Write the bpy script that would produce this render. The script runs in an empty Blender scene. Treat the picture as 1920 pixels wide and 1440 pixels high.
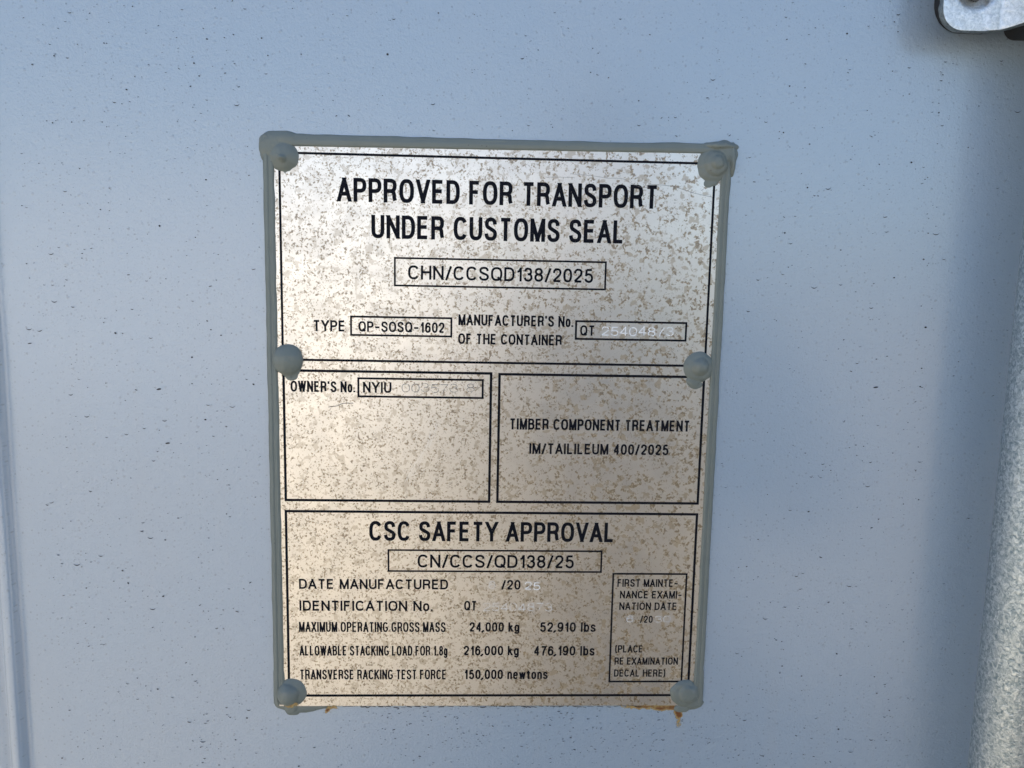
import bpy, bmesh, math, random
from mathutils import Vector, Matrix, noise
random.seed(7)
sc = bpy.context.scene
COL = sc.collection
R = math.radians
MM = 0.001

# ------------------------------------------------------------------ camera, sky, sun, exposure
cam = bpy.data.cameras.new('camera')
cam.sensor_width = 36; cam.lens = 27.04; cam.clip_start = 0.01; cam.clip_end = 2000
co = bpy.data.objects.new('camera', cam); COL.objects.link(co)
co.location = (-0.00623, -0.34512, 0.06953)
co.rotation_euler = (1.44279519, -0.01938701, -0.03675247)
sc.camera = co

SUN_EL, SUN_AZ = R(48), R(-18)
w = bpy.data.worlds.new('World'); sc.world = w; w.use_nodes = True
sky = w.node_tree.nodes.new('ShaderNodeTexSky'); sky.sky_type = 'NISHITA'; sky.sun_disc = False
sky.sun_elevation = SUN_EL; sky.sun_rotation = SUN_AZ; sky.dust_density = 2.0; sky.ozone_density = 1.6
w.node_tree.links.new(sky.outputs[0], w.node_tree.nodes['Background'].inputs[0])
w.node_tree.nodes['Background'].inputs[1].default_value = 0.12
sl = bpy.data.lights.new('sun', 'SUN'); sl.energy = 3.6; sl.angle = R(0.5); sl.color = (1, .95, .88)
so = bpy.data.objects.new('sun', sl); COL.objects.link(so)
sd = Vector((math.cos(SUN_EL) * math.sin(SUN_AZ), math.cos(SUN_EL) * math.cos(SUN_AZ), math.sin(SUN_EL)))
so.rotation_euler = sd.to_track_quat('Z', 'Y').to_euler(); so.location = sd * 20
sc.view_settings.view_transform = 'Standard'; sc.view_settings.look = 'None'
sc.view_settings.gamma = 1; sc.view_settings.use_curve_mapping = False
sc.view_settings.exposure = 1.32
sc.render.engine = 'CYCLES'
sc.cycles.max_bounces = 8

# ------------------------------------------------------------------ helpers
def link(name, me, mat=None, parent=None):
    o = bpy.data.objects.new(name, me); COL.objects.link(o)
    if mat: me.materials.append(mat)
    if parent: o.parent = parent
    return o

def tag(o, label=None, cat=None, group=None, kind=None):
    if label: o['label'] = label
    if cat: o['category'] = cat
    if group: o['group'] = group
    if kind: o['kind'] = kind
    return o

def mesh(name, verts, faces, smooth=False):
    me = bpy.data.meshes.new(name); me.from_pydata(verts, [], faces); me.update()
    if smooth:
        for p in me.polygons: p.use_smooth = True
    return me

def box_bm(bm, x0, x1, y0, y1, z0, z1, bevel=0):
    m = Matrix.Translation(((x0+x1)/2, (y0+y1)/2, (z0+z1)/2)) @ Matrix.Diagonal((x1-x0, y1-y0, z1-z0, 1))
    g = bmesh.ops.create_cube(bm, size=1, matrix=m)
    if bevel:
        es = set(e for v in g['verts'] for e in v.link_edges)
        bmesh.ops.bevel(bm, geom=list(es), offset=bevel, segments=3, affect='EDGES', profile=.5)

def from_bm(name, bm, smooth=False):
    me = bpy.data.meshes.new(name); bm.normal_update(); bm.to_mesh(me); bm.free()
    if smooth:
        for p in me.polygons: p.use_smooth = True
    return me

def empty(name, loc=(0, 0, 0)):
    o = bpy.data.objects.new(name, None); COL.objects.link(o); o.location = loc; o.empty_display_size = .02
    return o

class NT:
    def __init__(s, name):
        s.m = bpy.data.materials.new(name); s.m.use_nodes = True
        s.n = s.m.node_tree.nodes; s.l = s.m.node_tree.links
        s.b = s.n['Principled BSDF']; s.out = s.n['Material Output']
        s.tc = s.n.new('ShaderNodeTexCoord').outputs['Object']
    def inp(s, sock, v):
        if hasattr(v, 'is_output'): s.l.new(v, sock)
        elif v is not None: sock.default_value = v
    def mapping(s, scale=(1, 1, 1), loc=(0, 0, 0), rot=(0, 0, 0)):
        m = s.n.new('ShaderNodeMapping'); s.l.new(s.tc, m.inputs[0])
        m.inputs['Scale'].default_value = scale; m.inputs['Location'].default_value = loc; m.inputs['Rotation'].default_value = rot
        return m.outputs[0]
    def noise(s, scale, detail=2, rough=.5, vec=None, dist=0):
        t = s.n.new('ShaderNodeTexNoise'); s.l.new(vec or s.tc, t.inputs['Vector'])
        t.inputs['Scale'].default_value = scale; t.inputs['Detail'].default_value = detail
        t.inputs['Roughness'].default_value = rough; t.inputs['Distortion'].default_value = dist
        return t.outputs['Fac']
    def vor(s, scale, vec=None, feature='F1', rand=1):
        t = s.n.new('ShaderNodeTexVoronoi'); t.feature = feature; s.l.new(vec or s.tc, t.inputs['Vector'])
        t.inputs['Scale'].default_value = scale; t.inputs['Randomness'].default_value = rand
        return t
    def math(s, op, a, b=None, c=None, clamp=False):
        t = s.n.new('ShaderNodeMath'); t.operation = op; t.use_clamp = clamp
        s.inp(t.inputs[0], a); s.inp(t.inputs[1], b); s.inp(t.inputs[2], c)
        return t.outputs[0]
    def rng(s, v, a, b, c=0, d=1, smooth=True):
        t = s.n.new('ShaderNodeMapRange'); s.inp(t.inputs[0], v)
        for i, q in enumerate((a, b, c, d)): s.inp(t.inputs[i+1], q)
        if smooth: t.interpolation_type = 'SMOOTHSTEP'
        return t.outputs[0]
    def mix(s, f, a, b):
        t = s.n.new('ShaderNodeMix'); t.data_type = 'RGBA'
        s.inp(t.inputs[0], f); s.inp(t.inputs[6], a); s.inp(t.inputs[7], b)
        return t.outputs[2]
    def bump(s, h, strength, dist, normal=None):
        t = s.n.new('ShaderNodeBump'); s.l.new(h, t.inputs['Height'])
        t.inputs['Strength'].default_value = strength; t.inputs['Distance'].default_value = dist
        if normal: s.l.new(normal, t.inputs['Normal'])
        return t.outputs[0]
    def set(s, **k):
        for a, v in k.items(): s.inp(s.b.inputs[a.replace('_', ' ')], v)
        return s.m

def C(r, g, b): return (r, g, b, 1)

# ------------------------------------------------------------------ materials
def m_wall():
    t = NT('light_grey_paint')
    fine = t.noise(1500, 3, .55)
    peel = t.noise(420, 2, .5)
    soft = t.noise(14, 3, .5)
    streak = t.noise(1, 3, .55, t.mapping((60, 60, 5)))
    col = t.mix(t.rng(soft, .3, .7), C(.325, .415, .51), C(.34, .42, .505))
    col = t.mix(t.math('MULTIPLY', t.rng(streak, .55, .8), .12), col, C(.40, .40, .39))
    # faint round soot freckles, laid out in the plane of the door (x, z)
    sp = t.n.new('ShaderNodeSeparateXYZ'); t.l.new(t.tc, sp.inputs[0]); cb = t.n.new('ShaderNodeCombineXYZ')
    t.l.new(sp.outputs[0], cb.inputs[0]); t.l.new(sp.outputs[2], cb.inputs[1]); xz = cb.outputs[0]
    bmps = []
    for scale, r0, r1, keep, amt, c in ((150, .02, .13, .6, .34, C(.2, .21, .23)), (330, .05, .20, .62, .42, C(.16, .17, .18)), (800, .1, .3, .7, .30, C(.22, .23, .25))):
        v = t.vor(scale, xz); v.voronoi_dimensions = '2D'; r = t.n.new('ShaderNodeSeparateColor'); t.l.new(v.outputs['Color'], r.inputs[0])
        wob = t.math('ADD', v.outputs['Distance'], t.math('MULTIPLY', t.math('SUBTRACT', fine, .5), .22))
        fk = t.math('MULTIPLY', t.rng(wob, r0, r1, 1, 0), t.rng(r.outputs[0], keep, 1, 0, amt))
        col = t.mix(fk, col, c); bmps.append(fk)
    n = t.bump(peel, .5, .0004); n = t.bump(fine, .8, .00020, n); n = t.bump(t.noise(800, 2, .5), .6, .00032, n)
    n = t.bump(bmps[0], .8, .0006, n)
    return t.set(Base_Color=col, Roughness=.34, Normal=n, Specular_IOR_Level=.8, Coat_Weight=1.0, Coat_Roughness=.22, Coat_IOR=1.7)

def m_plate():
    t = NT('stained_stainless_steel')
    sep = t.n.new('ShaderNodeSeparateXYZ'); t.l.new(t.tc, sep.inputs[0])
    fine = t.noise(950, 2.6, .58, dist=.2)
    med = t.noise(420, 2.2, .55, dist=.25)
    big = t.noise(95, 3, .55)
    specks = t.noise(1500, 2, .6)
    # margin under the print is cleaner towards the very edges of the sheet
    wx = t.rng(sep.outputs[0], -.06, .085, .28, .62, False); a = t.math('ADD', t.math('MULTIPLY', fine, t.math('SUBTRACT', 1, wx)), t.math('MULTIPLY', med, wx))
    a = t.math('ADD', a, t.math('MULTIPLY', t.math('SUBTRACT', big, .5), .07))
    st = t.rng(a, .530, .592, 0, .80)
    blot = t.math('MULTIPLY', t.rng(t.noise(330, 2, .5, dist=.2), .56, .64), t.rng(sep.outputs[0], -.09, .06, .38, .55, False))
    deep = t.rng(a, .575, .66, 0, .9)
    dots = t.math('MULTIPLY', t.rng(specks, .575, .64), t.rng(med, .40, .56, .25, .9))
    film = t.rng(big, .25, .8, .04, .16)
    stain = t.math('MAXIMUM', t.math('MAXIMUM', t.math('MAXIMUM', st, blot), film), t.math('MULTIPLY', dots, .6), clamp=True)
    brown = t.mix(deep, C(.32, .215, .09), C(.13, .078, .026))
    brown = t.mix(t.math('MULTIPLY', dots, .8), brown, C(.09, .062, .035))
    metal = t.mix(t.noise(30, 2), C(.82, .78, .725), C(.86, .82, .77))
    brushed = t.noise(1, 3, .6, t.mapping((2500, 2500, 90)))
    n = t.bump(brushed, .10, .00005); n = t.bump(t.noise(25, 2), .25, .0006, n); n = t.bump(a, .12, .0001, n)
    dif = t.n.new('ShaderNodeBsdfPrincipled')
    t.inp(dif.inputs['Base Color'], brown); dif.inputs['Roughness'].default_value = .55; t.l.new(n, dif.inputs['Normal'])
    t.set(Base_Color=metal, Metallic=1.0, Roughness=t.rng(big, .3, .7, .33, .38), Normal=n)
    mx = t.n.new('ShaderNodeMixShader'); t.l.new(stain, mx.inputs[0]); t.l.new(t.b.outputs[0], mx.inputs[1]); t.l.new(dif.outputs[0], mx.inputs[2])
    t.l.new(mx.outputs[0], t.out.inputs[0])
    return t.m

def m_ink():
    t = NT('black_printing_ink')
    wear = t.math('ADD', t.rng(t.noise(900, 3, .6), .60, .72, 0, .2), t.rng(t.noise(1700, 2, .6), .62, .7, 0, .15))
    return t.set(Base_Color=t.mix(wear, C(.008, .009, .014), C(.2, .18, .16)), Roughness=.75, Specular_IOR_Level=.05)

def m_stamp(name, c, rough, metal):
    t = NT(name)
    return t.set(Base_Color=C(*c), Roughness=rough, Metallic=metal)

def m_sealant():
    t = NT('grey_green_sealant')
    b = t.noise(120, 3, .55); f = t.noise(1600, 2, .6)
    col = t.mix(b, C(.150, .175, .157), C(.195, .218, .198))
    v = t.vor(520); r = t.n.new('ShaderNodeSeparateColor'); t.l.new(v.outputs['Color'], r.inputs[0])
    fk = t.math('MULTIPLY', t.rng(v.outputs['Distance'], .06, .2, 1, 0), t.rng(r.outputs[0], .75, 1, 0, .8))
    col = t.mix(fk, col, C(.09, .09, .085))
    n = t.bump(b, .4, .0008); n = t.bump(f, .15, .0001, n)
    return t.set(Base_Color=col, Roughness=.5, Normal=n)

def m_rust():
    t = NT('soft_rust_stain')
    at = t.n.new('ShaderNodeAttribute'); at.attribute_name = 'cover'
    n1 = t.noise(420, 4, .65)
    d = t.math('ADD', at.outputs['Fac'], t.math('MULTIPLY', t.math('SUBTRACT', n1, .5), .7))
    col = t.mix(t.rng(d, .35, 1.05), C(.46, .33, .13), C(.17, .058, .010))
    t.inp(t.b.inputs['Base Color'], col); t.b.inputs['Roughness'].default_value = .7
    t.inp(t.b.inputs['Alpha'], t.math('MULTIPLY', t.rng(d, .10, .62, 0, .96), t.rng(at.outputs['Fac'], 0, .12)))
    return t.m

def m_galv(name, c0, c1, gs=650, bs=.55):
    t = NT(name)
    v = t.vor(330, t.mapping((1, 1, .8)), feature='F1'); r = t.n.new('ShaderNodeSeparateColor'); t.l.new(v.outputs['Color'], r.inputs[0])
    n1 = t.noise(gs, 4, .66, dist=.8); n2 = t.noise(60, 3, .6)
    col = t.mix(t.rng(n1, .3, .72), c0, c1)
    col = t.mix(t.math('MULTIPLY', r.outputs[0], .25), col, C(.55, .60, .62))
    dirt = t.rng(t.noise(140, 5, .75), .66, .74, 0, .7)
    col = t.mix(dirt, col, C(.16, .15, .16))
    rough = t.rng(n1, .3, .7, .52, .36)
    n = t.bump(n1, bs, .0005); n = t.bump(n2, .3, .001, n)
    return t.set(Base_Color=col, Metallic=t.math('SUBTRACT', .85, dirt), Roughness=rough, Normal=n)

def m_plain(name, c, rough=.6, metal=0):
    t = NT(name)
    k = t.rng(t.noise(40, 3), .2, .8, .85, 1.12)
    mm = t.n.new('ShaderNodeVectorMath'); mm.operation = 'SCALE'; mm.inputs[0].default_value = c[:3]; t.l.new(k, mm.inputs['Scale'])
    return t.set(Base_Color=mm.outputs[0], Roughness=rough, Metallic=metal)

def m_ground():
    t = NT('pale_gravel_yard')
    a = t.noise(3, 4, .6); b = t.noise(60, 4, .7)
    col = t.mix(a, C(.44, .38, .285), C(.52, .46, .345)); col = t.mix(t.rng(b, .4, .7), col, C(.27, .235, .19))
    return t.set(Base_Color=col, Roughness=.9, Normal=t.bump(b, .5, .02))

WALL = m_wall(); PLATE = m_plate(); INK = m_ink(); SEAL = m_sealant(); GALV_EDGE = m_galv('shaded_edge_zinc', C(.14, .16, .16), C(.30, .33, .32)); RUST = m_rust(); GALV = m_galv('bright_galvanised_steel', C(.62, .66, .68), C(.96, .97, .97)); GALV_DULL = m_galv('mottled_galvanised_steel', C(.22, .29, .32), C(.78, .82, .82), 600, .75)
STAMP_W = m_stamp('bright_punched_metal', (.95, .95, .94), .6, .1)
STAMP_F = m_stamp('faint_punched_metal', (.88, .87, .85), .6, .12)
STAMP_G = m_stamp('grey_punched_metal', (.24, .24, .235), .6, .2)
DIRT_SHADE = m_plain('dark_dirt_and_shade', C(.032, .032, .036), .8); DIRT_SHADE2 = m_plain('soft_dirt_and_shade', C(.11, .115, .125), .8)
RUBBER = m_plain('black_rubber', C(.012, .012, .014), .55)
SCR = m_plain('scratch_grey', C(.22, .20, .19), .6)

# ------------------------------------------------------------------ ground
g = link('ground', mesh('ground', [(-400, -400, -1.4), (400, -400, -1.4), (400, 400, -1.4), (-400, 400, -1.4)], [(0, 1, 2, 3)]), m_ground())
tag(g, kind='structure')

# ------------------------------------------------------------------ shipping container that carries the plate
cont = empty('shipping_container', (0, 0, -1.25))
tag(cont, 'pale blue-grey painted container door speckled with dark dirt and painted pimple shade, behind the riveted plate', 'container')
def door_panel():
    # section through the door sheet (x, y) in mm, extruded along z; groove and raised seam at the left
    prof = [(-1000, 0), (-260, 0), (-240, -.2), (-231, -.2), (-228, .25), (-226.6, .75), (-225.6, .5), (-224.6, -.9), (-223.4, -2.2), (-221.5, -2.7),
            (-219.6, -2.4), (-218.7, -1.4), (-218.2, .6), (-217.2, 1.3), (-215.6, .7), (-213, .35), (-210, .12), (-205, 0),
            (-160, 0), (-100, 0), (0, 0), (100, 0), (200, 0), (300, 0), (620, 0)]
    zs = [-1250] + [(-260 + 20*i) for i in range(28)] + [1150]
    V = []; F = []
    for k, z in enumerate(zs):
        for (x, y) in prof:
            dx = 0
            if -240 < x < -206 and abs(z) < 400:
                dx = .45 * noise.noise(Vector((z/37., 2.3, x/9.)))
                y = y * (1 + .25 * noise.noise(Vector((z/28., x/7., 0)))) 
            V.append(((x+dx)*MM, y*MM, z*MM + 1.25))
    n = len(prof)
    for k in range(len(zs)-1):
        for i in range(n-1): F.append((k*n+i, k*n+i+1, (k+1)*n+i+1, (k+1)*n+i))
    me = mesh('door_panel', V, F, True)
    return me
dp = link('door_panel', door_panel(), WALL, cont)
# body of the container behind the doors
bm = bmesh.new(); box_bm(bm, -1.02, 1.42, .012, 6.06, -.0, 2.59); box_bm(bm, .621, 1.42, -.0, .012, 0, 2.59); box_bm(bm, -1.02, -1.0, -.0, .012, 0, 2.59)
box_bm(bm, -1.0, .621, -.02, .012, 2.402, 2.59)
link('container_body', from_bm('container_body', bm), m_plain('body_paint', C(.5, .53, .57), .5), cont)

# dirt specks, and dark arcs painting shade and debris under the paint pimples
def specks():
    V = []; F = []; MI = []
    def add(pts, mi):
        b = len(V); V.extend([(x*MM, -.00025, z*MM + 1.25) for x, z in pts]); F.append(tuple(range(b, b+len(pts)))); MI.append(mi)
    def dot(x, z, r, mi, asp=1.0, ang=0):
        n = 8; ph = random.random()*6
        add([(x + (r*asp*random.uniform(.75, 1.2))*math.cos(ph*0+i*6.283/n)*math.cos(ang) - r*random.uniform(.75, 1.1)*math.sin(i*6.283/n)*math.sin(ang),
              z + (r*asp)*math.cos(i*6.283/n)*math.sin(ang) + r*random.uniform(.75, 1.15)*math.sin(i*6.283/n)*math.cos(ang)) for i in range(n)], mi)
    def crescent(x, z, r, mi, a0=200, a1=340):  # lower shadow of a pimple, with its debris, drawn as a dark arc
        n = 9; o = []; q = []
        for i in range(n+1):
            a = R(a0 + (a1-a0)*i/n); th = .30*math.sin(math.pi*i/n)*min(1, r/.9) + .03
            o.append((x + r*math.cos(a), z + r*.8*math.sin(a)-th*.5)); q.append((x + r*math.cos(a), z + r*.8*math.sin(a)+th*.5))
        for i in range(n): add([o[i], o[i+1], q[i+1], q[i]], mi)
    def blocked(x, z): return -104 < x < 104 and -131 < z < 134
    def pick(x, z, big):
        u = random.random(); mi = 0 if random.random() < .55 else 1
        if u < .50: dot(x, z, random.uniform(.14, .30)*big, mi, random.uniform(1, 1.6), random.uniform(-.5, .5))
        elif u < .72: dot(x, z, random.uniform(.11, .2)*big, mi, random.uniform(2, 4), random.uniform(-.6, .6))
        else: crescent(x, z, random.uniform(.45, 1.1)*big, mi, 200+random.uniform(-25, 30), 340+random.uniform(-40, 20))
    cols = [(-185, 7), (-212, 4), (-165, 10), (-120, 9), (-135, 6), (125, 9), (170, 6), (150, 8), (20, 30), (-40, 30), (195, 4)]
    n = 0
    while n < 1050:
        if random.random() < .5:
            c, s = random.choice(cols); x = random.gauss(c, s); z = random.uniform(-175, 200)
        else: x = random.uniform(-232, 245); z = random.uniform(-175, 200)
        if blocked(x, z) or x < -205 and x > -231: continue
        if x > 205 and random.random() < .4: continue
        dens = .62 + .38*(z < -125)
        if random.random() > dens: continue
        pick(x, z, random.choice([.7, .8, .9, 1, 1.3])); n += 1
    for _ in range(1900):
        x = random.uniform(-232, 260); z = random.uniform(-175, 200)
        if blocked(x, z) or (-231 < x < -205): continue
        dot(x, z, random.uniform(.07, .15), random.choice([0, 1, 1]), random.uniform(1, 2.2), random.uniform(-.6, .6))
    for _ in range(230):
        x = random.uniform(-75, 125); z = -132.5 - abs(random.gauss(0, 17))
        if z < -172: continue
        dot(x, z, random.uniform(.10, .20), random.choice([0, 1, 1]), random.uniform(1.3, 4.2), random.uniform(-.6, .8))
    # the marks one can pick out in the photograph
    for (x, z, kind, s) in [(-48.5, 166, 'd', 1.5), (-101.5, 171, 'd', 1), (-99, 164, 'd', .9), (-126.5, 112, 'd', 1.1), (-147, 92, 'd', 1.3), (-150, 20.5, 'l', 1.5),
            (-147, -4, 'l', 1.3), (-135, 35, 'd', 1.2), (-205, 47, 'c', 1.2), (-205, 40, 'l', 1), (-148, 7, 'c', 1.1), (-130, 7, 'd', 1.2), (-122, 45, 'd', 1.1),
            (128, 95, 'd', 1.2), (143, 72, 'c', 1.5), (175, 26, 'l', 1.4), (196, 54, 'd', 1.5), (197, 97, 'c', 1.6), (229, 151, 'c', 1.6), (183, 127, 'd', 1.3),
            (170, 63, 'c', 1), (154, 88, 'd', 1), (175, -20, 'c', 1.2), (-115, -136, 'd', 1.2), (-190, -60, 'c', 1.6), (-136, -147, 'c', 1.4), (200, -27, 'd', 1),
            (-190, 134, 'd', .9), (-130, 160, 'd', 1), (-85, 165, 'd', .8), (60, 150, 'd', .9), (90, 152, 'l', .8), (126, 158, 'd', 1), (-160, -45, 'l', .9)]:
        if kind == 'd': dot(x, z, .33*s, 0, 1.1)
        elif kind == 'l': dot(x, z, .26*s, 0, 3.2, .15)
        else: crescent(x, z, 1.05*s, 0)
    me = mesh('dirt_and_pimple_shade', V, F); me.materials.append(DIRT_SHADE); me.materials.append(DIRT_SHADE2)
    for p, mi in zip(me.polygons, MI): p.material_index = mi
    return me
tag(link('dirt_and_pimple_shade', specks(), None, cont), kind='stuff')

# ------------------------------------------------------------------ the approval plate
plate = empty('approval_plate', (0, 0, -.1297))
tag(plate, 'brown-speckled steel approval plate with black lettering, six rivets and grey sealant edge', 'sign')
Z0 = .1297
PY = -.9   # front face of the sheet, mm
bm = bmesh.new(); box_bm(bm, -.0995, .0998, PY*MM, -.0001, -.1296+Z0, .1300+Z0)
sheet = link('plate_sheet', from_bm('plate_sheet', bm), PLATE, plate)

def cr(pts, n=6):
    out = []; P = [pts[0]] + list(pts) + [pts[-1]]
    for i in range(1, len(P)-2):
        p0, p1, p2, p3 = P[i-1], P[i], P[i+1], P[i+2]
        for k in range(n):
            t = k/n
            out.append(tuple(.5*((2*p1[j]) + (-p0[j]+p2[j])*t + (2*p0[j]-5*p1[j]+4*p2[j]-p3[j])*t*t + (-p0[j]+3*p1[j]-3*p2[j]+p3[j])*t**3) for j in (0, 1)))
    out.append(pts[-1]); return out
def arc(cx, cy, rx, ry, a0, a1, n=14, e=.80):
    o = []
    for i in range(n+1):
        a = R(a0+(a1-a0)*i/n); c, s = math.cos(a), math.sin(a)
        o.append((cx+rx*math.copysign(abs(c)**e, c), cy+ry*math.copysign(abs(s)**e, s)))
    return o
O_ = arc(.5, .5, .5, .5, 0, 360, 28)
S_ = cr([(.95, .74), (.88, .90), (.70, .985), (.5, 1), (.27, .98), (.10, .90), (.05, .76), (.13, .63), (.38, .545), (.62, .475), (.88, .385), (.98, .25), (.90, .09), (.70, .012), (.5, 0), (.28, .015), (.09, .10), (0, .27)], 4)
def bowl(y0, y1, x=.5, w=1.0): return [(0, y1), (x, y1)] + arc(x, (y0+y1)/2, w-x, (y1-y0)/2, 90, -90, 12)[1:-1] + [(x, y0), (0, y0)]
# glyph: (width in cap heights, [(polyline, clip ends to cap height?)...])
GL = {
 'A': (.66, [([(0, 0), (.5, 1)], 1), ([(1, 0), (.5, 1)], 1), ([(.17, .29), (.83, .29)], 0)]),
 'B': (.60, [([(0, 0), (0, 1)], 1), (bowl(.54, 1, .5, .92), 0), (bowl(0, .54, .52), 0)]),
 'C': (.66, [(arc(.5, .5, .5, .5, 33, 327, 24), 0)]),
 'D': (.62, [([(0, 0), (0, 1)], 1), (bowl(0, 1, .42), 0)]),
 'E': (.54, [([(0, 0), (0, 1)], 1), ([(0, 1), (1, 1)], 0), ([(0, .53), (.93, .53)], 0), ([(0, 0), (1, 0)], 0)]),
 'F': (.50, [([(0, 0), (0, 1)], 1), ([(0, 1), (1, 1)], 0), ([(0, .53), (.88, .53)], 0)]),
 'G': (.68, [(arc(.5, .5, .5, .5, 38, 312, 24), 0), ([(.52, .44), (1.04, .44)], 0), ([(1, .47), (1, .10)], 0)]),
 'H': (.62, [([(0, 0), (0, 1)], 1), ([(1, 0), (1, 1)], 1), ([(0, .53), (1, .53)], 0)]),
 'I': (0, [([(.5, 0), (.5, 1)], 1)]),
 'K': (.62, [([(0, 0), (0, 1)], 1), ([(.95, 1), (0, .36)], 5), ([(1, 0), (.35, .6)], 5)]),
 'L': (.50, [([(0, 0), (0, 1)], 1), ([(0, 0), (1, 0)], 0)]),
 'M': (.74, [([(0, 0), (0, 1)], 1), ([(1, 0), (1, 1)], 1), ([(.02, 1), (.5, 0)], 1), ([(.98, 1), (.5, 0)], 1)]),
 'N': (.62, [([(0, 0), (0, 1)], 1), ([(1, 0), (1, 1)], 1), ([(.02, 1), (.98, 0)], 1)]),
 'O': (.70, [(O_, 2)]),
 'P': (.58, [([(0, 0), (0, 1)], 1), (bowl(.46, 1, .5), 0)]),
 'Q': (.70, [(O_, 2), ([(.60, .24), (1.03, -.06)], 0)]),
 'R': (.62, [([(0, 0), (0, 1)], 1), (bowl(.48, 1, .5, .95), 0), (cr([(.48, .48), (.75, .45), (.88, .33), (.91, .15), (1.0, 0)], 4), 0)]),
 'S': (.60, [(S_, 0)]),
 'T': (.58, [([(.5, 0), (.5, 1)], 1), ([(-.04, 1), (1.04, 1)], 0)]),
 'U': (.60, [([(0, 1.08), (0, .34)] + arc(.5, .34, .5, .34, 180, 360, 14)[1:-1] + [(1, .34), (1, 1.08)], 1)]),
 'V': (.64, [([(0, 1), (.5, 0)], 1), ([(1, 1), (.5, 0)], 1)]),
 'W': (.92, [([(0, 1), (.25, 0)], 1), ([(.5, 1), (.25, 0)], 1), ([(.5, 1), (.75, 0)], 1), ([(1, 1), (.75, 0)], 1)]),
 'X': (.62, [([(0, 1), (1, 0)], 1), ([(0, 0), (1, 1)], 1)]),
 'Y': (.64, [([(0, 1), (.5, .42)], 5), ([(1, 1), (.5, .42)], 5), ([(.5, 0), (.5, .47)], 5)]),
 '0': (.50, [(O_, 2)]),
 '1': (.26, [([(.95, 0), (.95, 1)], 1), (cr([(-.05, .74), (.45, .78), (.85, 1)], 3), 0)]),
 '2': (.50, [(cr([(.02, .68), (.06, .86), (.27, .985), (.5, 1), (.78, .97), (.95, .84), (.96, .66), (.82, .5), (.45, .28), (.12, .1), (.02, 0)], 4), 0), ([(-.03, 0), (1, 0)], 0)]),
 '3': (.50, [(cr([(.03, .76), (.14, .93), (.36, 1), (.5, 1), (.78, .96), (.92, .8), (.88, .63), (.66, .54), (.42, .53)], 4), 0), (cr([(.42, .53), (.7, .53), (.93, .43), (1, .26), (.9, .09), (.65, 0), (.4, 0), (.12, .08), (0, .25)], 4), 0)]),
 '4': (.52, [([(.74, 0), (.74, 1)], 1), ([(.70, .98), (.02, .26)], 0), ([(-.05, .24), (1.05, .24)], 0)]),
 '5': (.50, [([(.14, 1), (.95, 1)], 0), ([(.17, 1.02), (.08, .47)], 0), (cr([(.08, .5), (.3, .62), (.6, .62), (.88, .53), (1, .32), (.92, .11), (.68, 0), (.42, 0), (.12, .08), (0, .24)], 4), 0)]),
 '6': (.50, [(cr([(.94, .78), (.82, .95), (.55, 1), (.25, .93), (.06, .72), (0, .42), (.05, .16), (.28, 0), (.55, 0), (.85, .06), (1, .3), (.88, .54), (.58, .62), (.25, .58), (.03, .38)], 4), 0)]),
 '7': (.50, [([(0, 1), (1, 1)], 0), (cr([(.97, .98), (.68, .66), (.46, .34), (.36, -.06)], 4), 1)]),
 '8': (.50, [(arc(.5, .77, .44, .23, 0, 360, 20, .95), 2), (arc(.5, .27, .5, .27, 0, 360, 20, .95), 2)]),
 '9': (.50, [([(1-x, 1-y) for x, y in cr([(.94, .78), (.82, .95), (.55, 1), (.25, .93), (.06, .72), (0, .42), (.05, .16), (.28, 0), (.55, 0), (.85, .06), (1, .3), (.88, .54), (.58, .62), (.25, .58), (.03, .38)], 4)], 0)]),
 'k': (.44, [([(0, 0), (0, 1)], 1), ([(0, .26), (.9, .72)], 0), ([(.38, .42), (1, -.04)], 1)]),
 'g': (.44, [(arc(.47, .36, .47, .36, 0, 360, 20), 2), ([(1, .76), (1, -.06)] + arc(.5, -.06, .5, .22, 0, -165, 10)[1:], 0)]),
 'l': (0, [([(.5, 0), (.5, 1)], 1)]),
 'b': (.44, [(arc(.53, .36, .47, .36, 0, 360, 20), 2), ([(0, 0), (0, 1)], 1)]),
 's': (.42, [([(x, y*.73) for x, y in S_], 0)]),
 'n': (.40, [([(0, 0), (0, .73)], 3), ([(0, .5)] + arc(.5, .5, .5, .23, 160, 0, 8) + [(1, -.08)], 0)]),
 'e': (.44, [(arc(.5, .36, .5, .37, 0, 325, 20), 0), ([(0, .39), (1, .39)], 0)]),
 'w': (.66, [([(0, .73), (.25, 0)], 3), ([(.5, .73), (.25, 0)], 3), ([(.5, .73), (.75, 0)], 3), ([(1, .73), (.75, 0)], 3)]),
 't': (.26, [([(.4, .97), (.4, .08), (.6, 0), (1.1, 0)], 0), ([(-.5, .71), (1.3, .71)], 0)]),
 'o': (.44, [(arc(.5, .36, .5, .37, 0, 360, 20), 2)]),
 '.': (0, [([(.5, -.08), (.5, .10)], 0)]),
 ',': (.02, [([(.5, -.08), (.5, .10)], 0), ([(.55, .0), (-.1, -.19)], 0)]),
 "'": (.02, [([(.5, 1.1), (.5, .80)], 0)]),
 '/': (.30, [([(-.1, -.12), (1.1, 1.08)], 0)]),
 '-': (.46, [([(-.1, .42), (1.1, .42)], 0)]),
 '(': (.14, [(cr([(1.2, 1.12), (.3, .86), (0, .45), (.3, .05), (1.2, -.22)], 4), 0)]),
 ')': (.14, [(cr([(-.2, 1.12), (.7, .86), (1, .45), (.7, .05), (-.2, -.22)], 4), 0)]),
}
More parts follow.
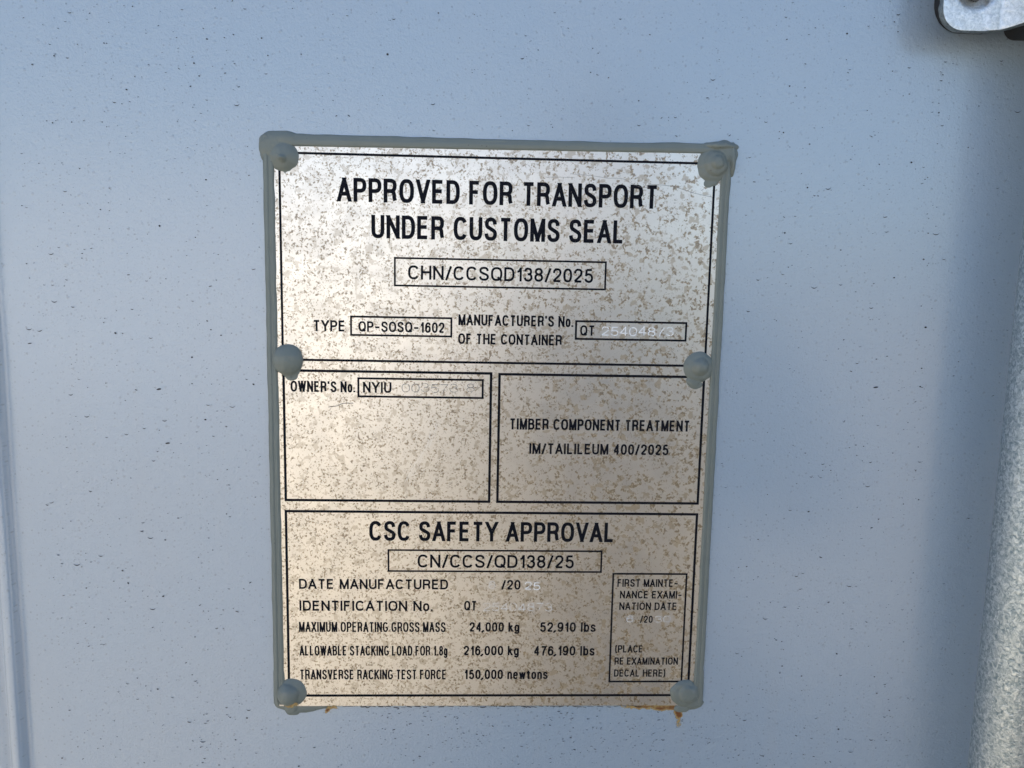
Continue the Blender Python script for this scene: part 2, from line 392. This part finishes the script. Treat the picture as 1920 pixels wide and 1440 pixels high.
def clip_poly(poly, z0, z1):
    for sgn, lim in ((1, z0), (-1, z1)):
        out = []
        for i in range(len(poly)):
            a, b = poly[i-1], poly[i]
            da, db = sgn*(a[1]-lim), sgn*(b[1]-lim)
            if da*db < 0:
                t = da/(da-db); out.append((a[0]+(b[0]-a[0])*t, a[1]+(b[1]-a[1])*t))
            if db >= 0: out.append(b)
        poly = out
        if len(poly) < 3: return []
    return poly
def ribbon(pts, t, mode, z0, z1, xh):
    """quads of a stroke of width t along pts; returns list of polygons"""
    closed = mode == 2
    if closed and (abs(pts[0][0]-pts[-1][0]) + abs(pts[0][1]-pts[-1][1])) < 1e-6: pts = pts[:-1]
    P = [Vector(p) for p in pts]; n = len(P)
    if mode == 5: P[0] = P[0] + (P[0]-P[1]).normalized()*t*1.6
    if mode in (1, 3) and n >= 2:
        P[0] = P[0] + (P[0]-P[1]).normalized()*t*1.6; P[-1] = P[-1] + (P[-1]-P[-2]).normalized()*t*1.6
    L = []; Rr = []
    for i in range(n):
        a = P[i-1] if (i > 0 or closed) else None; b = P[(i+1) % n] if (i < n-1 or closed) else None
        d1 = (P[i]-a).normalized() if a is not None else None; d2 = (b-P[i]).normalized() if b is not None else None
        if d1 is None: d1 = d2
        if d2 is None: d2 = d1
        nn = Vector((-(d1.y+d2.y), d1.x+d2.x)); nn = nn.normalized() if nn.length > 1e-9 else Vector((-d1.y, d1.x))
        k = 1/max(.5, nn.dot(Vector((-d1.y, d1.x))))
        L.append(P[i]+nn*t/2*k); Rr.append(P[i]-nn*t/2*k)
    out = []
    for i in range(n if closed else n-1):
        j = (i+1) % n
        q = [tuple(L[i]), tuple(L[j]), tuple(Rr[j]), tuple(Rr[i])]
        if mode in (1, 5): q = clip_poly(q, z0, z1)
        elif mode == 3: q = clip_poly(q, z0, xh)
        if q: out.append(q)
    return out
def text_mesh(s, x0, z0, x1, z1, t, gap=.17, broken=0, yoff=0):
    """monoline lettering fitted into the box x0..x1, baseline z0, cap height z1 (mm)"""
    h = z1-z0; total = 0; fixed = 0
    for i, ch in enumerate(s):
        if ch == ' ': total += .60; continue
        total += GL[ch][0]; fixed += t
        if i < len(s)-1 and s[i+1] != ' ' and ch != ' ': total += gap*.5
    sc_ = ((x1-x0)-fixed)/max(total, 1e-6)
    V = []; F = []; x = x0; lay = 0; zb, zt = z0, z1
    for i, ch in enumerate(s):
        if ch == ' ': x += .60*sc_; continue
        w_, strokes = GL[ch]; ww = w_*sc_
        if broken: j = random.uniform(-.28, .28); z0, z1 = zb+j, zt+j
        for pts, mode in strokes:
            q = [(x + t/2 + u*ww, z0 + t/2 + v*(h-t)) for u, v in pts]
            if ch in 'IL.l,\'' and w_ < .05: q = [(x + t/2 + (u-.5)*h*.3, b) for (u, v), (a, b) in zip(pts, q)]
            lay = (lay+1) % 5
            for poly in ribbon(q, t, mode, z0, z1, z0+h*.73):
                if broken and random.random() < broken: continue
                b = len(V); V.extend([(a*MM, (PY-.05-.004*lay-yoff)*MM, c*MM+Z0) for a, c in poly]); F.append(tuple(range(b, b+len(poly))))
        x += ww + t
        if i < len(s)-1 and s[i+1] != ' ': x += gap*.5*sc_
    return V, F
TEXTS = [
    ('APPROVED FOR TRANSPORT', -70.27, 104.10, 70.07, 114.27, 'h'),
    ('UNDER CUSTOMS SEAL', -55.55, 88.68, 55.79, 98.73, 'h'),
    ('CHN/CCSQD138/2025', -39.54, 71.15, 42.49, 77.29, 'm'),
    ('TYPE', -81.39, 47.58, -67.23, 52.51, ''),
    ('QP-SOSQ-1602', -61.38, 47.69, -23.30, 52.35, ''),
    ("MANUFACTURER'S No.", -17.18, 51.31, 34.28, 56.15, ''),
    ('OF THE CONTAINER', -17.21, 42.94, 29.42, 47.69, ''),
    ('QT', 37.43, 47.58, 44.04, 52.26, ''),
    ('25404873', 47.08, 47.99, 79.77, 52.00, 'w'),
    ("OWNER'S No.", -91.76, 20.31, -62.99, 25.27, ''),
    ('NYIU', -59.56, 20.36, -46.85, 25.19, ''),
    ('003573 8', -42.23, 20.97, -9.56, 24.84, 'g'),
    ('TIMBER COMPONENT TREATMENT', 6.51, 4.34, 89.31, 9.48, ''),
    ('IM/TAILILEUM 400/2025', 15.78, -6.85, 79.94, -1.86, ''),
    ('CSC SAFETY APPROVAL', -57.08, -48.50, 56.43, -39.10, 'h'),
    ('CN/CCS/QD138/25', -34.86, -61.23, 37.83, -54.95, 'm'),
    ('DATE MANUFACTURED', -89.44, -71.80, -20.66, -66.95, ''),
    ('/20', 4.15, -71.76, 13.11, -67.03, ''),
    ('25', 15.11, -71.71, 22.32, -67.89, 'w'),
    ('6', -1.75, -71.52, 1.39, -67.99, 'f'),
    ('IDENTIFICATION No.', -89.41, -82.41, -27.76, -77.45, ''),
    ('QT', -13.11, -82.03, -7.21, -77.30, ''),
    ('25404873', -4.19, -82.27, 28.19, -78.34, 'f'),
    ('MAXIMUM OPERATING GROSS MASS', -89.77, -92.73, -21.65, -87.84, 'n'),
    ('24,000 kg', -10.53, -92.46, 13.04, -87.80, ''),
    ('52,910 lbs', 22.71, -92.49, 49.18, -87.73, ''),
    ('ALLOWABLE STACKING LOAD FOR 1.8g', -89.76, -104.40, -20.67, -99.55, 'n'),
    ('216,000 kg', -13.08, -104.22, 13.03, -99.50, ''),
    ('476,190 lbs', 20.02, -104.30, 49.04, -99.53, ''),
    ('TRANSVERSE RACKING TEST FORCE', -89.82, -116.27, -21.07, -111.39, 'n'),
    ('150,000 newtons', -12.72, -116.16, 27.01, -111.38, ''),
    ('FIRST MAINTE-', 58.67, -70.11, 87.41, -66.35, 's'),
    ('NANCE EXAMI-', 60.07, -75.83, 89.51, -72.10, 's'),
    ('NATION DATE', 59.98, -81.53, 87.44, -77.80, 's'),
    ('/20', 70.08, -87.92, 76.13, -84.35, 's'),
    ('6', 63.62, -87.62, 66.84, -84.40, 'f'),
    ('30', 76.96, -87.58, 84.69, -84.40, 'f'),
    ('(PLACE', 58.75, -102.74, 72.08, -99.10, 's'),
    ('RE EXAMINATION', 58.69, -108.87, 89.18, -105.25, 's'),
    ('DECAL HERE)', 58.68, -114.92, 83.39, -111.29, 's'),
]
for s, x0, z0, x1, z1, k in TEXTS:
    h = z1-z0
    t = {'h': .165*h, 'm': .158*h, '': .178*h, 's': .17*h, 'n': .152*h, 'w': .44, 'f': .30, 'g': .28}[k]
    if k in 'wfg' and k:
        V, F = text_mesh(s, x0, z0, x1, z1, t, gap=.22, broken={'w': .06, 'f': .12, 'g': .12}[k])
        nm = 'stamped_number'; mt = {'w': STAMP_W, 'f': STAMP_F, 'g': STAMP_G}[k]
    else:
        V, F = text_mesh(s, x0, z0, x1, z1, t, gap=.27 if k in 'hm' and k else .27); nm = 'text_line'; mt = INK
    o = link(nm, mesh(nm, V, F), mt, sheet)
    o['label'] = ('punched digits ' if nm == 'stamped_number' else 'black lettering ') + s

# ruled frames: (x0, z0, x1, z1, line width) mm, centre lines
def frame(x0, z0, x1, z1, lw):
    V = []; F = []
    def q(a, b, c, d, y):
        n = len(V); V.extend([(p*MM, y*MM, r*MM+Z0) for p, r in ((a, b), (c, b), (c, d), (a, d))]); F.append((n, n+1, n+2, n+3))
    y = PY-.05; e = lw*.60
    q(x0-e, z1-e, x1+e, z1+e, y); q(x0-e, z0-e, x1+e, z0+e, y)
    q(x0-e, z0+e, x0+e, z1-e, y); q(x1-e, z0+e, x1+e, z1-e, y)
    link('ruled_frame', mesh('ruled_frame', V, F), INK, sheet)
for a in [(-94.86, 34.7, 94.8, 124.1, .85), (-94.75, -29.55, -2.2, 29.85, .95), (1.6, -29.55, 94.75, 29.6, .95), (-94.85, -124.35, 94.75, -34.77, .95),
          (-45.34, 68.35, 48.0, 80.35, .68), (-64.68, 46.17, -20.27, 54.31, .72), (35.55, 46.1, 85.38, 54.02, .75), (-61.62, 18.61, -5.9, 26.78, .75),
          (-48.29, -62.98, 50.69, -52.91, .68), (56.55, -117.4, 91.29, -63.78, .72)]:
    frame(*a)

# fine scratches and a hair-like mark
def wire(name, pts, t, mat, parent, y=PY-.07):
    V = []; F = []
    for poly in ribbon(cr(pts, 6), t, 0, 0, 0, 0):
        b = len(V); V.extend([(a*MM, y*MM, c*MM+Z0) for a, c in poly]); F.append(tuple(range(b, b+4)))
    return link(name, mesh(name, V, F), mat, parent)
wire('scratch', [(31, 118.3), (42, 117.5), (47, 116.8), (54, 116.7), (59, 114.4), (63, 113.2), (66, 113.4)], .13, SCR, sheet)
wire('scratch', [(66, 114.6), (76, 114.0), (86, 111.3), (94, 109.8)], .16, SCR, sheet)
wire('scratch', [(20, 116.6), (27, 116.7), (33, 116.6)], .12, SCR, sheet)
wire('scratch', [(-75, 13.6), (-71, 14.2), (-68.5, 15.3), (-64, 15.5)], .26, DIRT_SHADE, sheet)
for p in ([(-29, 4), (-31, -4), (-36, -12), (-41, -21)], [(-26, 8), (-28, 1), (-30, -5)], [(-33, -9), (-35, -14), (-38, -18)]):
    wire('scratch', p, .14, STAMP_F, sheet)

# ------------------------------------------------------------------ sealant bead round three sides
def sweep(name, path, prof_fn, nprof, parent, mat):
    """path: [(x,z)] centre line in mm; prof_fn(u, s) -> height mm, u in -1..1 outer..inner; half width from path entry"""
    V = []; F = []; n = len(path); s = 0
    for i, (x, z, hw) in enumerate(path):
        a = path[max(0, i-1)]; b = path[min(n-1, i+1)]
        d = Vector((b[0]-a[0], b[1]-a[1])).normalized(); nn = Vector((-d.y, d.x))
        if i: s += math.hypot(x-path[i-1][0], z-path[i-1][1])
        for k in range(nprof):
            u = -1 + 2*k/(nprof-1)
            wob = .18*noise.noise(Vector((s/6., u*2, 5.1))) if abs(u) > .9 else 0
            p = Vector((x, z)) + nn*(u*hw + wob)
            V.append((p.x*MM, -prof_fn(u, s)*MM, p.y*MM + Z0))
    for i in range(n-1):
        for k in range(nprof-1):
            a = i*nprof+k; F.append((a, a+1, a+nprof+1, a+nprof))
    return V, F
def interp(pts, u):
    for (a, ya), (b, yb) in zip(pts, pts[1:]):
        if u <= b: 
            t = (u-a)/(b-a); t = t*t*(3-2*t); return ya+(yb-ya)*t
    return pts[-1][1]
def side_prof(flip):
    pts = [(-1, -.1), (-.86, .75), (-.6, 1.35), (-.25, 1.55), (-.02, 1.30), (.08, 1.22), (.22, 1.65), (.38, 1.50), (.52, 1.75), (.78, 1.55), (.97, .95), (1, .55)]
    def f(u, s):
        if flip: u = -u
        return interp(pts, u) * (1 + .10*noise.noise(Vector((s/14., u*1.5, 3 if flip else 8)))) + .05*noise.noise(Vector((s/2.5, u*6, 1)))
    return f
def top_prof(u, s):
    pts = [(-1, -.1), (-.9, .8), (-.55, 1.35), (.1, 1.75), (.55, 1.7), (.82, 1.5), (.97, 1.0), (1, .5)]
    return interp(pts, u) * (1 + .08*noise.noise(Vector((s/17., u*1.5, 12)))) + .05*noise.noise(Vector((s/3, u*5, 2)))
V = []; F = []
def merge(vf):
    b = len(V); V.extend(vf[0]); F.extend([tuple(i+b for i in f) for f in vf[1]])
N = 170
# left side runs downwards: normal (-d.y, d.x) for d=(0,-1) is (1,0): u=-1 is outer(left)
path = []
for i in range(N+1):
    f = i/N; z = 131.0 - 259.6*f
    path.append((-99.55 + .22*noise.noise(Vector((z/22., 1, 0))) , z, 2.62 + .16*noise.noise(Vector((z/12., 7, 0)))+ (.25 if z < -112 else 0)))
merge(sweep('l', path, side_prof(False), 23, None, None))
path = []
for i in range(N+1):
    f = i/N; z = 131.0 - 260.6*f
    path.append((99.75 + .22*noise.noise(Vector((z/22., 4, 0))), z, 2.45 + .16*noise.noise(Vector((z/12., 17, 0)))+(.3 if z < -112 else 0)))
merge(sweep('r', path, side_prof(True), 23, None, None))
path = []
for i in range(150):
    f = i/149; x = -101 + 201*f
    zi = 126.7 + (x+90)*.0085; zo = 132.3 + .35*noise.noise(Vector((x/14., 9, 0)))
    if x > 55: zo += .5*min(1, (x-55)/20)
    path.append((x, (zi+zo)/2, (zo-zi)/2))
# d=(1,0) -> normal (0,1): u=-1 is inner
merge(sweep('t', path, lambda u, s: top_prof(-u, s), 21, None, None))
seal = link('sealant', mesh('sealant', V, F, True), SEAL, plate)

# blobs: smooth height fields poking out of the plate, used for the sealant-smothered rivets
def blob(name, cx, cz, subs, size, seed, mat=SEAL, base=0.0, step=.28, rough=.09):
    n = int(2*size/step)+1; V = []; F = []; H = []
    for j in range(n):
        for i in range(n):
            x = -size+i*step; z = -size+j*step; h = -1.2
            nx = x + .45*noise.noise(Vector((x/3.2, z/3.2, seed))); nz = z + .45*noise.noise(Vector((x/3.2, z/3.2, seed+31)))
            for (dx, dz, rx, rz, hh, pw) in subs:
                r = math.sqrt(((nx-dx)/rx)**2 + ((nz-dz)/rz)**2)
                if pw > 0: v = hh*(1-r**pw) if r < 1 else -(r-1)*8
                else: v = hh*math.sqrt(max(0, 1-r*r)) if r < 1 else -(r-1)*8
                k = .35; m = max(h, v)
                h = m + k*.25*max(0, 1-abs(h-v)/k)**2 if v > -1 else max(h, v)
            h += rough*noise.noise(Vector((x/1.3, z/1.3, seed+5))) + rough*1.6*noise.noise(Vector((x/3.6, z/3.6, seed+9)))
            h = max(h, -1.0)
            H.append(h); V.append(((cx+x)*MM, (-base-h)*MM, (cz+z)*MM+Z0))
    for j in range(n-1):
        for i in range(n-1):
            q = (j*n+i, j*n+i+1, (j+1)*n+i+1, (j+1)*n+i)
            if max(H[k] for k in q) > -.9: F.append(q)
    me = mesh(name, V, F, True)
    return link(name, me, mat, plate)
B0 = .75
rv = []
rv.append(blob('rivet', -92.9, 122.6, [(0, 0, 6.9, 6.8, 3.8, 1.7), (0, -1.2, 3.4, 3.2, 5.6, 1.3), (-4.8, 4.4, 5.8, 6.0, 1.6, 2.6), (-.5, 6.9, 9.5, 3.6, 1.5, 2.4), (1.6, -6.6, 2.9, 2.2, .4, 5), (-8.9, 5.8, 1.3, 2.4, .35, 4), (-9.2, 1.0, 1.0, 3.0, .3, 4)], 13.5, 1, base=B0-.25))
rv.append(blob('rivet', 94.0, 123.6, [(0, 0, 7.6, 7.9, 1.9, 5), (.7, .4, 5.9, 6.1, 3.6, 5), (1.0, .7, 4.0, 4.2, 5.0, 4), (4.6, 5.2, 5.8, 5.4, 1.9, 3), (2.8, 8.0, 8.0, 2.2, 2.8, 2), (8.5, 2.6, 1.7, 7.2, 2.4, 2), (-2, -8, 2.6, 2.2, .7, 4), (.4, -7.2, 2.6, 2.4, .9, 3)], 14.5, 2, base=B0-.25))
rv.append(blob('rivet', -92.7, 34.7, [(0, 0, 6.8, 6.9, 4.4, 0), (.8, -4.8, 4.6, 3.4, 1.2, 3), (1.4, -7.4, 3.0, 2.2, .45, 5)], 12, 3, base=B0))
rv.append(blob('rivet', 91.9, 34.2, [(0, 0, 7.0, 7.1, 2.2, 5), (.4, .3, 5.1, 5.2, 4.8, 2.4), (-1.8, -6.2, 3.6, 3.6, 1.2, 3), (-1.0, -8.2, 3.6, 2.0, .4, 5)], 12.5, 4, base=B0))
rv.append(blob('rivet', -94.2, -123.0, [(.6, .3, 7.0, 7.0, 1.5, 5), (-.9, -.3, 5.4, 5.6, 4.6, 0), (0, -7.0, 3.4, 3.6, .5, 3)], 12.5, 5, base=B0))
rv.append(blob('rivet', 93.3, -123.3, [(0, 0, 7.3, 6.9, 1.9, 5), (.9, .2, 5.4, 5.4, 3.1, 4), (3.0, -5.4, 6.2, 2.2, .9, 4), (-1, -8, 3.6, 2.2, .7, 3)], 13, 6, base=B0))
tag(rv[0], 'top left rivet smothered in a lump of sealant with a pointed tip')
# sealant smears beyond the bottom corners, on the door itself
def patch(name, pts, y, mat, jag, seed):
    P = cr(pts + [pts[0]], 10)[:-1]
    V = [((x + jag*noise.noise(Vector((x*1.3, z*1.3, seed))))*MM, -y*MM, (z + jag*noise.noise(Vector((x*1.3, z*1.3, seed+7))))*MM+Z0) for x, z in P]
    bm = bmesh.new(); f = bm.faces.new([bm.verts.new(v) for v in V]); bmesh.ops.triangulate(bm, faces=[f])
    bm.normal_update()
    for f in bm.faces:
        if f.normal.y > 0: f.normal_flip()
    return link(name, from_bm(name, bm), mat, plate)
blob('sealant_smear', -90, -130.6, [(-6.5, 2, 5.6, 3.6, .9, 4), (0, 0, 9, 3.0, .8, 3), (7, .3, 7.5, 1.6, .55, 3), (-3.6, -2.2, 3.4, 2.2, .8, 3)], 16, 21, rough=.05)
blob('sealant_smear', 96, -128.8, [(2.4, 0, 4.4, 3.2, 1.0, 5), (-1, -1.5, 6.5, 2.2, .6, 3)], 12, 22, rough=.05)
# rust that bled out from under the sheet at the bottom edge
def stain(name, cx, cz, hx, hz, blobs, mat, y, step=.35):
    nx = int(2*hx/step)+1; nz = int(2*hz/step)+1; V = []; F = []; A = []
    for j in range(nz):
        for i in range(nx):
            x = cx-hx+i*step; z = cz-hz+j*step
            wx = x + .9*noise.noise(Vector((x/2.2, z/2.2, 3))) + .5*noise.noise(Vector((x/.9, z/.9, 5))); wz = z + .9*noise.noise(Vector((x/2.2, z/2.2, 9))) + .5*noise.noise(Vector((x/.9, z/.9, 11)))
            d = 0
            for bx, bz, rx, rz, k in blobs:
                r = ((wx-bx)/rx)**2 + ((wz-bz)/rz)**2; d = max(d, k*max(0, 1-r))
            edge = min(i, nx-1-i, j, nz-1-j)/3.0
            V.append((x*MM, -y*MM, z*MM+Z0)); A.append(d*min(1, edge))
    for j in range(nz-1):
        for i in range(nx-1):
            q = (j*nx+i, j*nx+i+1, (j+1)*nx+i+1, (j+1)*nx+i)
            if max(A[k] for k in q) > 0: F.append(q)
    me = mesh(name, V, F)
    at = me.attributes.new('cover', 'FLOAT', 'POINT')
    for i, v in enumerate(A): at.data[i].value = v
    return link(name, me, mat, plate)
stain('rust_stain', 84, -134, 22, 12, [(74, -130.6, 13, 1.5, .8), (82, -131.2, 5, 2.1, 1.0), (87.5, -131.0, 4, 2.0, 1.0), (90.8, -133.6, 2.3, 4.2, 1.25), (91.2, -138.5, 1.6, 4.4, .5), (92.5, -131, 4, 2.6, 1.0), (60, -130.3, 9, .9, .4)], RUST, .35)
stain('rust_stain', -77, -131, 8, 4, [(-77.2, -131.4, 1.3, 1.9, 1.1), (-75, -130.2, 3.4, .9, .8)], RUST, 1.15)
stain('rust_stain', -95.5, -128.5, 7, 3.5, [(-94.2, -128.2, 2.8, 1.1, .75), (-91.6, -127.2, 1.3, 1.5, .8)], RUST, 3.1)
# brittle sealant crumbs and dark cracks along the bottom edge of the sheet
def crumbs():
    V = []; F = []
    x = -70
    while x < 72:
        l = random.uniform(.8, 3.2); z = -129.75 - abs(random.gauss(0, .35)); t = random.uniform(.15, .5)
        pts = [(x, z), (x+l*.4, z+random.uniform(-.3, .3)), (x+l, z+random.uniform(-.55, .3))]
        for poly in ribbon(cr(pts, 3), t, 0, 0, 0, 0):
            b = len(V); V.extend([(a*MM, -.0008, c*MM+Z0) for a, c in poly]); F.append(tuple(range(b, b+4)))
        x += l*random.uniform(.7, 1.7)
    return mesh('cracked_edge', V, F)
link('cracked_edge', crumbs(), DIRT_SHADE, plate)
V = []; F = []
x = -76
P0 = []
while x < 86: P0.append((x, -129.95-abs(.45*noise.noise(Vector((x/2.7, 0, 4))))-.25*random.random())); x += 1.1
bm = bmesh.new(); top = [bm.verts.new((a*MM, -.0006, (-129.3)*MM+Z0)) for a, b in P0]; bot = [bm.verts.new((a*MM, -.0001, b*MM+Z0)) for a, b in P0]
for i in range(len(P0)-1): bm.faces.new((top[i], bot[i], bot[i+1], top[i+1]))
link('sealant_residue', from_bm('sealant_residue', bm), m_plain('dried_sealant', C(.36, .40, .41), .6), plate)

# ------------------------------------------------------------------ lock rod at the right
RODX, RODY, RR = .2400, -.025, .017
bm = bmesh.new()
bmesh.ops.create_cone(bm, cap_ends=True, segments=96, radius1=RR, radius2=RR, depth=2.3)
o = link('lock_rod', from_bm('lock_rod', bm, True), GALV_DULL); o.location = (RODX, RODY, -.05)
tag(o, 'thick vertical galvanised door lock rod at the right edge, dull mottled zinc finish', 'rod')

# ------------------------------------------------------------------ rod bracket, top right
br = empty('rod_bracket', (.2331, 0, .1775))
tag(br, 'bright galvanised bracket with rounded corner at the top right, bolted over black rubber', 'bracket')
def bracket():
    # outline in (x,z) mm relative to bracket origin; face pressed out in a saddle over the rod
    x0, x1 = -51.6, 60; zb = 0.2; zt = 78; r = 9
    NX, NZ = 120, 60
    bm = bmesh.new(); grid = {}
    def depth(x):
        # flat flange at y=-18 then rises over the rod
        def sm(a, b, v): t = min(1, max(0, (v-a)/(b-a))); return t*t*(3-2*t)
        return 17.5 + .9*sm(-34, -31.8, x) - .8*sm(-29, -27, x) + 34*sm(-29, -6, x)*(1-sm(12, 34, x))
    def zlow(x):
        z = zb
        if x < x0+r: z = zb + r - math.sqrt(max(0, r*r-(x0+r-x)**2))
        if x > -34: z = zb + 9.5*((x+34)/40)**1.6 if x < 6 else zb+9.5*((40)/40)**1.6
        return z
    for i in range(NX+1):
        x = x0 + (x1-x0)*(i/NX)**1.15
        for j in range(NZ+1):
            z = zlow(x) + (zt-zlow(x))*(j/NZ)
            y = depth(x)
            # dimple pressed round the bolt
            d = math.hypot(x+38.0, z-18.0)
            y -= 2.2*max(0, 1-(d/9.2)**2)**.6 if d < 9.2 else 0
            y += .10*noise.noise(Vector((x/3, z/3, 2)))
            grid[i, j] = bm.verts.new((x*MM, -y*MM, z*MM))
    for i in range(NX):
        for j in range(NZ): bm.faces.new((grid[i, j], grid[i+1, j], grid[i+1, j+1], grid[i, j+1]))
    me = from_bm('bracket_plate', bm, True)
    return me
bp = link('bracket_plate', bracket(), GALV, br)
md = bp.modifiers.new('solid', 'SOLIDIFY'); md.thickness = .0032; md.offset = -1; md.material_offset_rim = 1; bp.data.materials.append(GALV_EDGE)  # rim gets a darker zinc, painting the shade on edges facing down and left
md = bp.modifiers.new('bev', 'BEVEL'); md.width = .0006; md.segments = 3; md.limit_method = 'ANGLE'; md.angle_limit = R(50)
bm = bmesh.new(); bmesh.ops.create_cone(bm, cap_ends=True, segments=6, radius1=.0075, radius2=.0072, depth=.005, matrix=Matrix.Translation((-.0380, -.0185, .0190)) @ Matrix.Rotation(R(90), 4, 'X'))
bmesh.ops.bevel(bm, geom=bm.edges[:], offset=.0005, segments=2, affect='EDGES')
link('bolt', from_bm('bolt', bm), m_plain('dull_bolt_steel', C(.10, .11, .115), .5, .6), br)
bm = bmesh.new()
def rounded(x0, z0, x1, z1, r, ya, yb):
    pts = [(x1, z0), (x1, z1), (x0, z1)] + [(x0+r-r*math.cos(R(a)), z0+r-r*math.sin(R(a))) for a in range(0, 91, 9)]
    A = [bm.verts.new((x*MM, -ya*MM, z*MM)) for x, z in pts]; B = [bm.verts.new((x*MM, -yb*MM, z*MM)) for x, z in pts]
    bm.faces.new(A); bm.faces.new(B[::-1])
    for i in range(len(pts)): bm.faces.new((A[i-1], A[i], B[i], B[i-1]))
rounded(-45.9, 4.5, -24, 70, 12, .3, 12.5); rounded(-14, 2.4, 45, 70, 5, .3, 15)
bmesh.ops.recalc_face_normals(bm, faces=bm.faces[:])
link('rubber_pad', from_bm('rubber_pad', bm), RUBBER, br)

# ------------------------------------------------------------------ out of view: photographer and an added container, softly reflected in the steel
def skin(name, joints, edges, mat, parent, sub=2, root=0):
    me = bpy.data.meshes.new(name); me.from_pydata([j[:3] for j in joints], edges, []); me.update()
    o = link(name, me, mat, parent)
    o.modifiers.new('skin', 'SKIN'); me.skin_vertices or None
    for v, j in zip(me.skin_vertices[0].data, joints):
        r = j[3]; v.radius = r if isinstance(r, tuple) else (r, r)
    me.skin_vertices[0].data[root].use_root = True
    m = o.modifiers.new('sub', 'SUBSURF'); m.levels = sub; m.render_levels = sub
    o.modifiers['skin'].use_smooth_shade = True
    return o
per = empty('person', (.20, -.78, -1.4))
tag(per, 'person in dark work jacket holding up a phone, a blurred dark reflection in the steel', 'person')
SK = m_plain('skin', C(.42, .27, .20), .5); JK = m_plain('dark_jacket', C(.36, .335, .315), .8); TR = m_plain('dark_trousers', C(.14, .14, .15), .85); HR = m_plain('dark_hair', C(.03, .022, .018), .6)
ph = [(-.08, .40, 1.40)]
L = [(0, 0, .95, (.15, .10)), (0, 0, 1.12, (.145, .10)), (0, .01, 1.28, (.16, .11)), (0, .01, 1.40, (.13, .09)), (-.02, .02, 1.47, (.055, .055)), (-.04, .04, 1.53, (.055, .06)), (-.05, .06, 1.61, (.078, .09)), (-.05, .06, 1.70, (.07, .085)),
     (.18, 0, 1.39, .055), (.25, .14, 1.16, .045), (-.035, .385, 1.42, .030), (-.05, .41, 1.45, .026),
     (-.18, 0, 1.39, .055), (-.27, .13, 1.17, .045), (-.19, .385, 1.42, .030), (-.18, .41, 1.45, .026),
     (.10, 0, .88, .095), (.11, .01, .50, .062), (.12, -.01, .09, .040), (.13, .11, .04, .035),
     (-.10, 0, .88, .095), (-.11, .01, .50, .062), (-.12, -.01, .09, .040), (-.13, .11, .04, .035)]
E_ = [(0, 1), (1, 2), (2, 3), (3, 4), (4, 5), (5, 6), (6, 7), (3, 8), (8, 9), (9, 10), (10, 11), (3, 12), (12, 13), (13, 14), (14, 15), (0, 16), (16, 17), (17, 18), (18, 19), (0, 20), (20, 21), (21, 22), (22, 23)]
skin('body', L, E_, SK, per)
grow = lambda j, d: (j[0], j[1], j[2], tuple(q+d for q in j[3]) if isinstance(j[3], tuple) else j[3]+d)
skin('jacket', [grow(L[i], .03) for i in (0, 1, 2, 3)] + [grow(L[i], .022) for i in (8, 9)] + [(-.01, .34, 1.375, .042)] + [grow(L[i], .022) for i in (12, 13)] + [(-.20, .34, 1.375, .042)],
     [(0, 1), (1, 2), (2, 3), (3, 4), (4, 5), (5, 6), (3, 7), (7, 8), (8, 9)], JK, per)
skin('trousers', [(0, 0, .97, (.165, .115))] + [grow(L[i], .02) for i in (16, 17, 18, 20, 21, 22)], [(0, 1), (1, 2), (2, 3), (0, 4), (4, 5), (5, 6)], TR, per)
skin('hair', [(-.05, .03, 1.66, (.082, .085)), (-.05, .035, 1.74, (.072, .08))], [(0, 1)], HR, per)
bm = bmesh.new(); box_bm(bm, .002, .150, -.3665, -.3585, .01, .085, .003)
o = link('phone', from_bm('phone', bm), m_plain('phone_case', C(.03, .03, .035), .4)); tag(o, 'dark phone held up sideways in front of the steel plate', 'phone')
# unseen pale container, added to give the steel a white reflection at left
ya = empty('shipping_container', (-5.5, -9, -1.4))
tag(ya, 'unseen white container added as a reflector, pale glow in the upper left of the steel', 'container')
bm = bmesh.new(); box_bm(bm, -6.1, 6.1, -1.22, 1.22, .12, 2.6)
for k in range(48): box_bm(bm, -6.0+k*.25, -5.9+k*.25, 1.221, 1.25, .25, 2.5)
link('container_body', from_bm('container_body', bm), m_plain('white_reflector_paint', C(.66, .65, .62), .5), ya)
